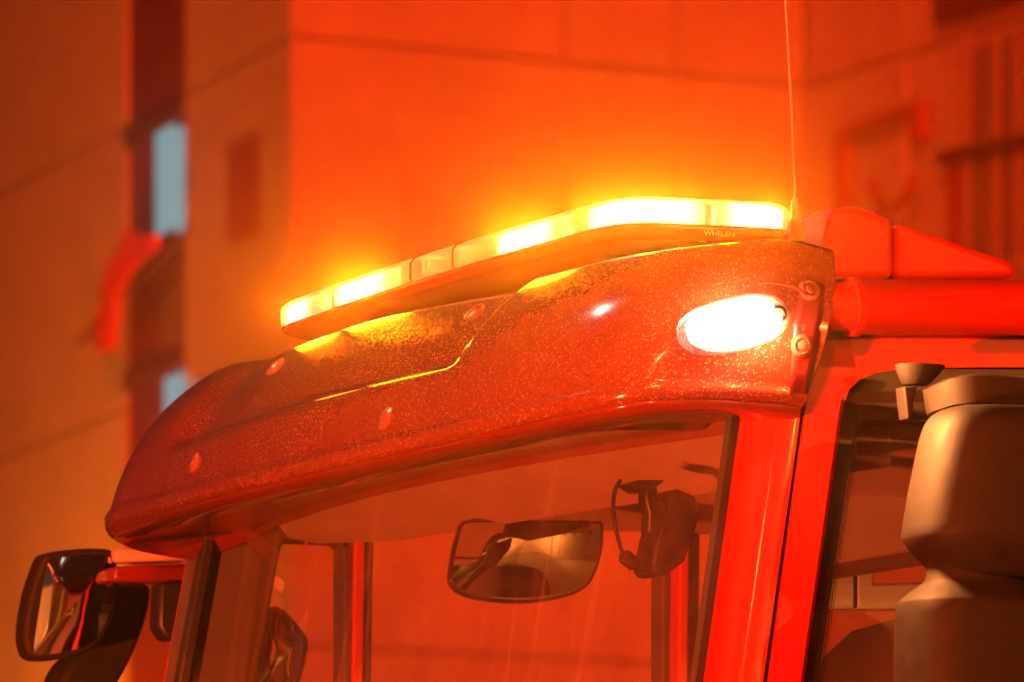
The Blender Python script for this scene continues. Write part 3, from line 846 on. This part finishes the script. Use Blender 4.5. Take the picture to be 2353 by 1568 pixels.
# grab rail and bits beyond the near side window
far('rear_wall_trim', [(1900, 1140), (2180, 1085), (2500, 1020), (2500, 1180), (2180, 1250), (1890, 1300)], 'trim_tan', 1.2, .05)
far('rear_wall_trim', [(1890, 1302), (2180, 1252), (2500, 1185), (2500, 1230), (2180, 1290), (1890, 1335)], 'trim_dark', 1.2, .05)
M['teal'] = new_mat('pale_locker_panel', (.32, .42, .40), .5)
far('locker_panel', [(1900, 1318), (1965, 1310), (1965, 1400), (1880, 1400)], 'teal', 1.26, .03)
far('locker_panel', [(1970, 1310), (2008, 1306), (2008, 1342), (2140, 1338), (2140, 1400), (1970, 1400)], 'teal', 1.265, .03)

# --- wide interior mirror hanging under the console
mv = 1.25
outline = [(1056, 1200), (1075, 1194), (1380, 1196), (1388, 1203), (1386, 1262), (1372, 1312), (1354, 1345), (1325, 1364), (1270, 1378), (1205, 1385), (1140, 1382), (1085, 1374), (1050, 1360), (1034, 1342), (1031, 1322), (1042, 1255)]
outline = round_poly(outline)
imir = bm_obj('interior_mirror', prism_bm([pv(x, y, mv) for x, y in outline], (.01, .035, 0)), 'gloss_black', T, bevel=.004)
cx, cyy = 1210, 1285
rim = [pv(cx+(x-cx)*.955, cyy+(y-cyy)*.93, mv-.002) for x, y in outline]
cc = pv(1210, 1245, mv-.002)
rings = []
for k in range(7):
    f = k/6
    rings.append([p.lerp(cc, f*.985) + Vector((0, -.010*(1-(1-f*.985)**2) - .03*(p.z-cc.z)*(1-f*.985), 0)) for p in rim])
bm_obj('mirror_glass', loft_bm(rings, True, True), 'mirror', imir, smooth=60)
bm_obj('mirror_stalk', tube_bm([pv(1215, 1200, mv+.02), pv(1225, 1130, mv+.03)], .008, 10), 'black', imir)

# --- camera monitor hanging behind the screen: own thing
DV = .33
dm0 = pv(1495, 1112, DV)
dm = thing('dash_camera', 'small dark dash camera on an arm with a looped cable behind the windscreen', 'dash camera', Vector((X0 + CA*dm0.x - SA*dm0.y, Y0 + SA*dm0.x + CA*dm0.y, CAMZ+dm0.z)), AY)
def d(px, py, dv=0): return pv(px, py, DV+dv) - dm0
bm_obj('mount_plate', prism_bm([d(1445, 1112), d(1470, 1103), d(1530, 1103), d(1520, 1112), d(1500, 1128), d(1475, 1130), d(1460, 1120)], (0, .05, 0)), 'black', dm, bevel=.003)
bm_obj('arm', prism_bm([d(1484, 1125), d(1512, 1120), d(1512, 1140), d(1520, 1160), d(1536, 1150), d(1530, 1210), d(1505, 1230), d(1490, 1225), d(1492, 1180), d(1484, 1150)], (0, .03, 0)), 'black', dm, bevel=.003)
bm_obj('housing', prism_bm([d(1543, 1130), d(1556, 1122), d(1600, 1140), d(1612, 1180), d(1575, 1290), d(1530, 1324), d(1505, 1320), d(1497, 1305), d(1510, 1240)], (0, .07, 0)), 'black', dm, bevel=.006)
cab = spline([d(1426, 1104), d(1414, 1125), d(1409, 1165), d(1415, 1215), d(1426, 1258), d(1436, 1284), d(1455, 1302), d(1478, 1308), d(1500, 1304)], 6)
bm_obj('cable', tube_bm(cab, .0032, 8), 'black', dm)
bm_obj('cable_bead', tube_bm([d(1428, 1272), d(1434, 1278), d(1458, 1298), d(1464, 1304)], [.005, .0105, .0105, .005], 10), 'black', dm)

# --- pale loop under the far end of the visor
lp = spline([pv(520, 1180, 1.86), pv(530, 1195, 1.86), pv(550, 1204, 1.86), pv(570, 1195, 1.86), pv(579, 1175, 1.86), pv(580, 1150, 1.86), pv(578, 1135, 1.86)], 6)
bm_obj('loop_cable', tube_bm(lp, .0035, 8), 'white_cable', T)

# --- pale reflection streaks on the glass are painted in its material; near door mirror ---------------
MV = -.26
def mring(py, xl, xr, dep, pw=.62, n=32):
    a = pv(xl, py, MV); b = pv(xr, py, MV); c = (a+b)/2; hw = (b-a).x/2
    return [c + Vector((hw*math.copysign(abs(math.cos(t))**pw, math.cos(t)), dep*math.copysign(abs(math.sin(t))**pw, math.sin(t)), 0)) for t in [k*2*math.pi/n for k in range(n)]]
nm = bm_obj('door_mirror', loft_bm([mring(*q) for q in (
    (939, 2220, 2470, .03), (940, 2195, 2490, .05), (946, 2176, 2508, .068), (958, 2160, 2522, .078), (978, 2147, 2534, .084), (1005, 2138, 2543, .088), (1060, 2126, 2552, .09), (1140, 2110, 2562, .092),
    (1215, 2098, 2570, .093), (1236, 2095, 2572, .093), (1246, 2097, 2570, .092), (1275, 2118, 2552, .085), (1320, 2160, 2515, .07), (1332, 2180, 2500, .06))]), 'mirror_plastic', T, smooth=50)
bm_obj('lower_housing', loft_bm([mring(*q) for q in (
    (1285, 2142, 2330, .05, .8), (1335, 2138, 2345, .055, .8), (1344, 2128, 2360, .06, .8), (1362, 2106, 2385, .07, .75), (1384, 2086, 2408, .082), (1389, 2083, 2412, .084), (1420, 2081, 2416, .084), (1568, 2078, 2425, .085), (1900, 2080, 2440, .085), (1960, 2110, 2400, .06))]), 'mirror_plastic', nm, smooth=50)
def arm_poly(pix, v, t, name, bev=.006):
    return bm_obj(name, prism_bm([pv(x, y, v) for x, y in pix], (0, t, 0)), 'mirror_plastic', nm, bevel=bev, seg=3, smooth=40)
# bracket: flared head on a slim foot
hd_r = []
for py, xl, xr, dep in ((842, 2062, 2166, .022), (839, 2058, 2169, .026), (845, 2059, 2168, .026), (866, 2066, 2150, .022), (884, 2075, 2132, .018), (886, 2078, 2128, .016)):
    a = pv(xl, py, -.10); b = pv(xr, py, -.10); c = (a+b)/2; hw = (b-a).x/2
    hd_r.append([c + Vector((hw*math.cos(t), dep*math.sin(t), 0)) for t in [k*2*math.pi/24 for k in range(24)]])
bm_obj('bracket_head', loft_bm(hd_r), 'mirror_plastic', nm, smooth=50)
arm_poly([(2077, 888), (2108, 886), (2100, 925), (2099, 958), (2086, 965), (2081, 925)], -.115, .03, 'bracket_foot', .003)
# curved arm that sweeps from the bracket to the mirror head
top = spline([(2120, 897, 0), (2150, 882, 0), (2190, 866, 0), (2250, 859, 0), (2330, 866, 0), (2440, 884, 0), (2560, 905, 0)], 5)
bot = spline([(2130, 955, 0), (2155, 946, 0), (2195, 934, 0), (2250, 930, 0), (2330, 933, 0), (2440, 940, 0), (2560, 950, 0)], 5)
rings = []
for k, (a, b) in enumerate(zip(top, bot)):
    f = k/(len(top)-1)
    vv = -.14 - .10*math.sin(min(1, f*1.6)*math.pi/2)
    r_ = [pv(a.x, a.y+4, vv), pv(a.x, a.y, vv+.012), pv(a.x, a.y, vv+.04), pv(b.x, b.y, vv+.04), pv(b.x, b.y, vv+.006), pv(b.x, b.y-4, vv)]
    rings.append(r_)
bm_obj('mirror_arm', loft_bm(rings), 'mirror_plastic', nm, smooth=40)

# --- far side mirrors
FM = 2.22
fo = [(96, 1284), (104, 1273), (130, 1266), (190, 1260), (245, 1260), (262, 1266), (270, 1282), (273, 1340), (266, 1400), (250, 1450), (225, 1484), (190, 1503), (130, 1517), (82, 1517), (64, 1505), (55, 1470), (58, 1420), (72, 1350)]
fo = round_poly(fo)
fm = bm_obj('far_mirror', prism_bm([pv(x, y, FM) for x, y in fo], (0, .05, 0)), 'mirror_plastic', T, bevel=.008, seg=3)
gi = [(108, 1294), (128, 1283), (190, 1276), (244, 1276), (257, 1284), (260, 1340), (256, 1392), (240, 1440), (216, 1472), (186, 1490), (130, 1503), (84, 1507), (76, 1498), (84, 1440), (98, 1350)]
gi = round_poly(gi); gc = pv(170, 1385, FM-.004)
bm_obj('mirror_glass', loft_bm([[pv(x, y, FM-.003).lerp(gc, k/6*.98) + Vector((0, -.008*math.sin(k/6*math.pi/2), 0)) for x, y in gi] for k in range(7)]), 'mirror', fm, smooth=60)
bm_obj('far_mirror_arm', prism_bm([pv(x, y, 2.18) for x, y in [(262, 1302), (440, 1296), (436, 1340), (262, 1336)]], (0, .05, 0)), 'red_dark', T, bevel=.006)
bm_obj('far_mirror_arm', prism_bm([pv(x, y, 2.2) for x, y in [(265, 1262), (432, 1258), (432, 1288), (268, 1292)]], (0, .05, 0)), 'trim', T, bevel=.006)
bm_obj('far_mirror_bracket', prism_bm([pv(x, y, 2.16) for x, y in [(370, 1338), (436, 1338), (420, 1420), (398, 1476), (382, 1466), (365, 1440)]], (0, .05, 0)), 'black', T, bevel=.006)
so_ = [(255, 1338), (300, 1334), (338, 1340), (350, 1356), (342, 1410), (318, 1480), (290, 1540), (250, 1610), (150, 1620), (140, 1560), (170, 1510), (230, 1478)]
bm_obj('far_mirror_housing', prism_bm([pv(x, y, 2.34) for x, y in round_poly(so_)], (0, .10, 0)), 'mirror_plastic', T, bevel=.02, seg=4)
# main mirror beyond the far door window
mo = [(600, 1400), (640, 1390), (672, 1420), (712, 1470), (700, 1530), (680, 1600), (560, 1640), (560, 1560), (580, 1480)]
mo = round_poly(mo)
mm = bm_obj('far_main_mirror', prism_bm([pv(x, y, 2.30) for x, y in mo], (.02, .06, 0)), 'mirror_plastic', T, bevel=.012, seg=3)
mi = [(606, 1410), (638, 1402), (664, 1430), (700, 1475), (690, 1528), (672, 1590), (572, 1625), (572, 1560), (590, 1485)]
mi = round_poly(mi); gc = pv(640, 1510, 2.295)
bm_obj('mirror_glass', loft_bm([[pv(x, y, 2.297).lerp(gc, k/5*.98) + Vector((0, -.012*math.sin(k/5*math.pi/2), 0)) for x, y in mi] for k in range(6)]), 'mirror', mm, smooth=60)
bm_obj('far_mirror_stay', prism_bm([pv(x, y, 2.1) for x, y in [(560, 1345), (600, 1328), (622, 1345), (618, 1390), (575, 1450), (480, 1600), (440, 1600), (530, 1420)]], (0, .04, 0)), 'black', T, bevel=.008)

# ------------------------------------------------------------------ across the street, behind the photographer (seen in reflections)
opp = thing('brick_house', 'long rendered house across the street, seen only in the reflections', 'house', (0, -18, 0))
bm_obj('wall', box_bm((12, 0, 4), (100, .4, 8)), 'wall', opp, smooth=0)
for i in range(21):
    w = bm_obj('window', box_bm((-34+i*4.5, .21, 5.2), (1.5, .06, 1.7)), 'pane_grey', opp, smooth=0)
def added_lamp_post(x, y, e):  # street lamps added to light the house and feed the reflections
    p = thing('added_street_lamp', 'tall steel street lamp added behind the camera', 'street lamp', (x, y, 0), 0, 'added street lamps behind the camera')
    bm_obj('pole', tube_bm([(0, 0, 0), (0, 0, 6.5), (0, .25, 7), (0, 1.0, 7.15)], [.09, .06, .05, .04], 10), 'steel_grey', p)
    bm_obj('lamp_head', box_bm((0, 1.2, 7.16), (.3, .7, .1)), 'steel_grey', p, bevel=.03)
    bm_obj('lamp_glass', box_bm((0, 1.2, 7.10), (.22, .55, .02)), 'added_lamp_led', p)
    l = bpy.data.lights.new('added_street_light', 'POINT'); l.energy = e; l.color = (1, .24, .035); l.shadow_soft_size = .15
    o = bpy.data.objects.new('added_street_light', l); COL.objects.link(o); o.parent = p; o.location = (0, 1.2, 6.95)
    return p
for x, lb in ((-9, 'leftmost added steel street lamp before the house across the street'), (8, 'added steel street lamp right behind the camera'), (23, 'added steel street lamp far along the house wall'), (38, 'rightmost added steel street lamp before the house across the street')):
    added_lamp_post(x, -15.4, 1800 if x < 20 else 14000)['label'] = lb
# amber lamp added below the picture to light the building's lower left
kp = thing('added_kerb_fill', 'added unseen amber lamp that lights the lower left of the concrete building', 'lamp', (-6.8, 79.6, 0))
bm_obj('pole', tube_bm([(0, 0, 0), (0, 0, 2.9)], [.06, .05], 10), 'steel_grey', kp)
bm_obj('lamp_head', tube_bm([(0, 0, 2.9), (0, 0, 3.0), (0, 0, 3.3)], [.05, .16, .14], 12), 'added_lamp_led', kp)
l = bpy.data.lights.new('added_kerb_fill_light', 'POINT'); l.energy = 3600; l.color = (1, .18, .001); l.shadow_soft_size = .2
o = bpy.data.objects.new('added_kerb_fill_light', l); COL.objects.link(o); o.parent = kp; o.location = (0, 0, 3.7)
# unseen white spot added to put a glint on the visor corner
gp, gn = visor_at(1386, 712)
gw = Matrix.Rotation(AY, 3, 'Z') @ gp + Vector((X0, Y0, CAMZ)); gnw = Matrix.Rotation(AY, 3, 'Z') @ gn
vd = (gw - Vector((0, 0, CAMZ))).normalized(); rd = vd - 2*vd.dot(gnw)*gnw
wl_ = bpy.data.lights.new('added_glint_spot', 'SPOT'); wl_.energy = 500; wl_.color = (1, .8, .6); wl_.shadow_soft_size = .12; wl_.spot_size = R(25)
wo = bpy.data.objects.new('added_glint_spot', wl_); COL.objects.link(wo); wo.location = gw + rd*9
wo.rotation_euler = (-rd).to_track_quat('-Z', 'Y').to_euler()
print('glint light', wo.location, rd)

# unseen fill spot added ahead of the truck to light console and visor
hl = bpy.data.lights.new('added_front_fill', 'SPOT'); hl.energy = 11000; hl.color = (1, .12, .022); hl.shadow_soft_size = .2; hl.spot_size = R(34); hl.spot_blend = .6; hl.specular_factor = .25
ho = bpy.data.objects.new('added_front_fill', hl); COL.objects.link(ho); ho.location = (-4.9, 5.9, .7)
ho.rotation_euler = (Vector((-.2, 13.0, 2.6))-ho.location).to_track_quat('-Z', 'Y').to_euler()

# ------------------------------------------------------------------ night air
hz = bpy.data.materials.new('night_air'); hz.use_nodes = True
hz.node_tree.nodes.remove(BS(hz))
pv_ = N(hz, 'ShaderNodeVolumePrincipled')
pv_.inputs['Color'].default_value = (.95, .93, .9, 1); pv_.inputs['Density'].default_value = .0045; pv_.inputs['Anisotropy'].default_value = 0.989
LK(hz, pv_.outputs[0], OUT(hz).inputs['Volume'])
haze = bm_obj('haze', box_bm((0, 43, 11.6), (150, 176, 25.6)), hz, smooth=0)
haze['kind'] = 'stuff'
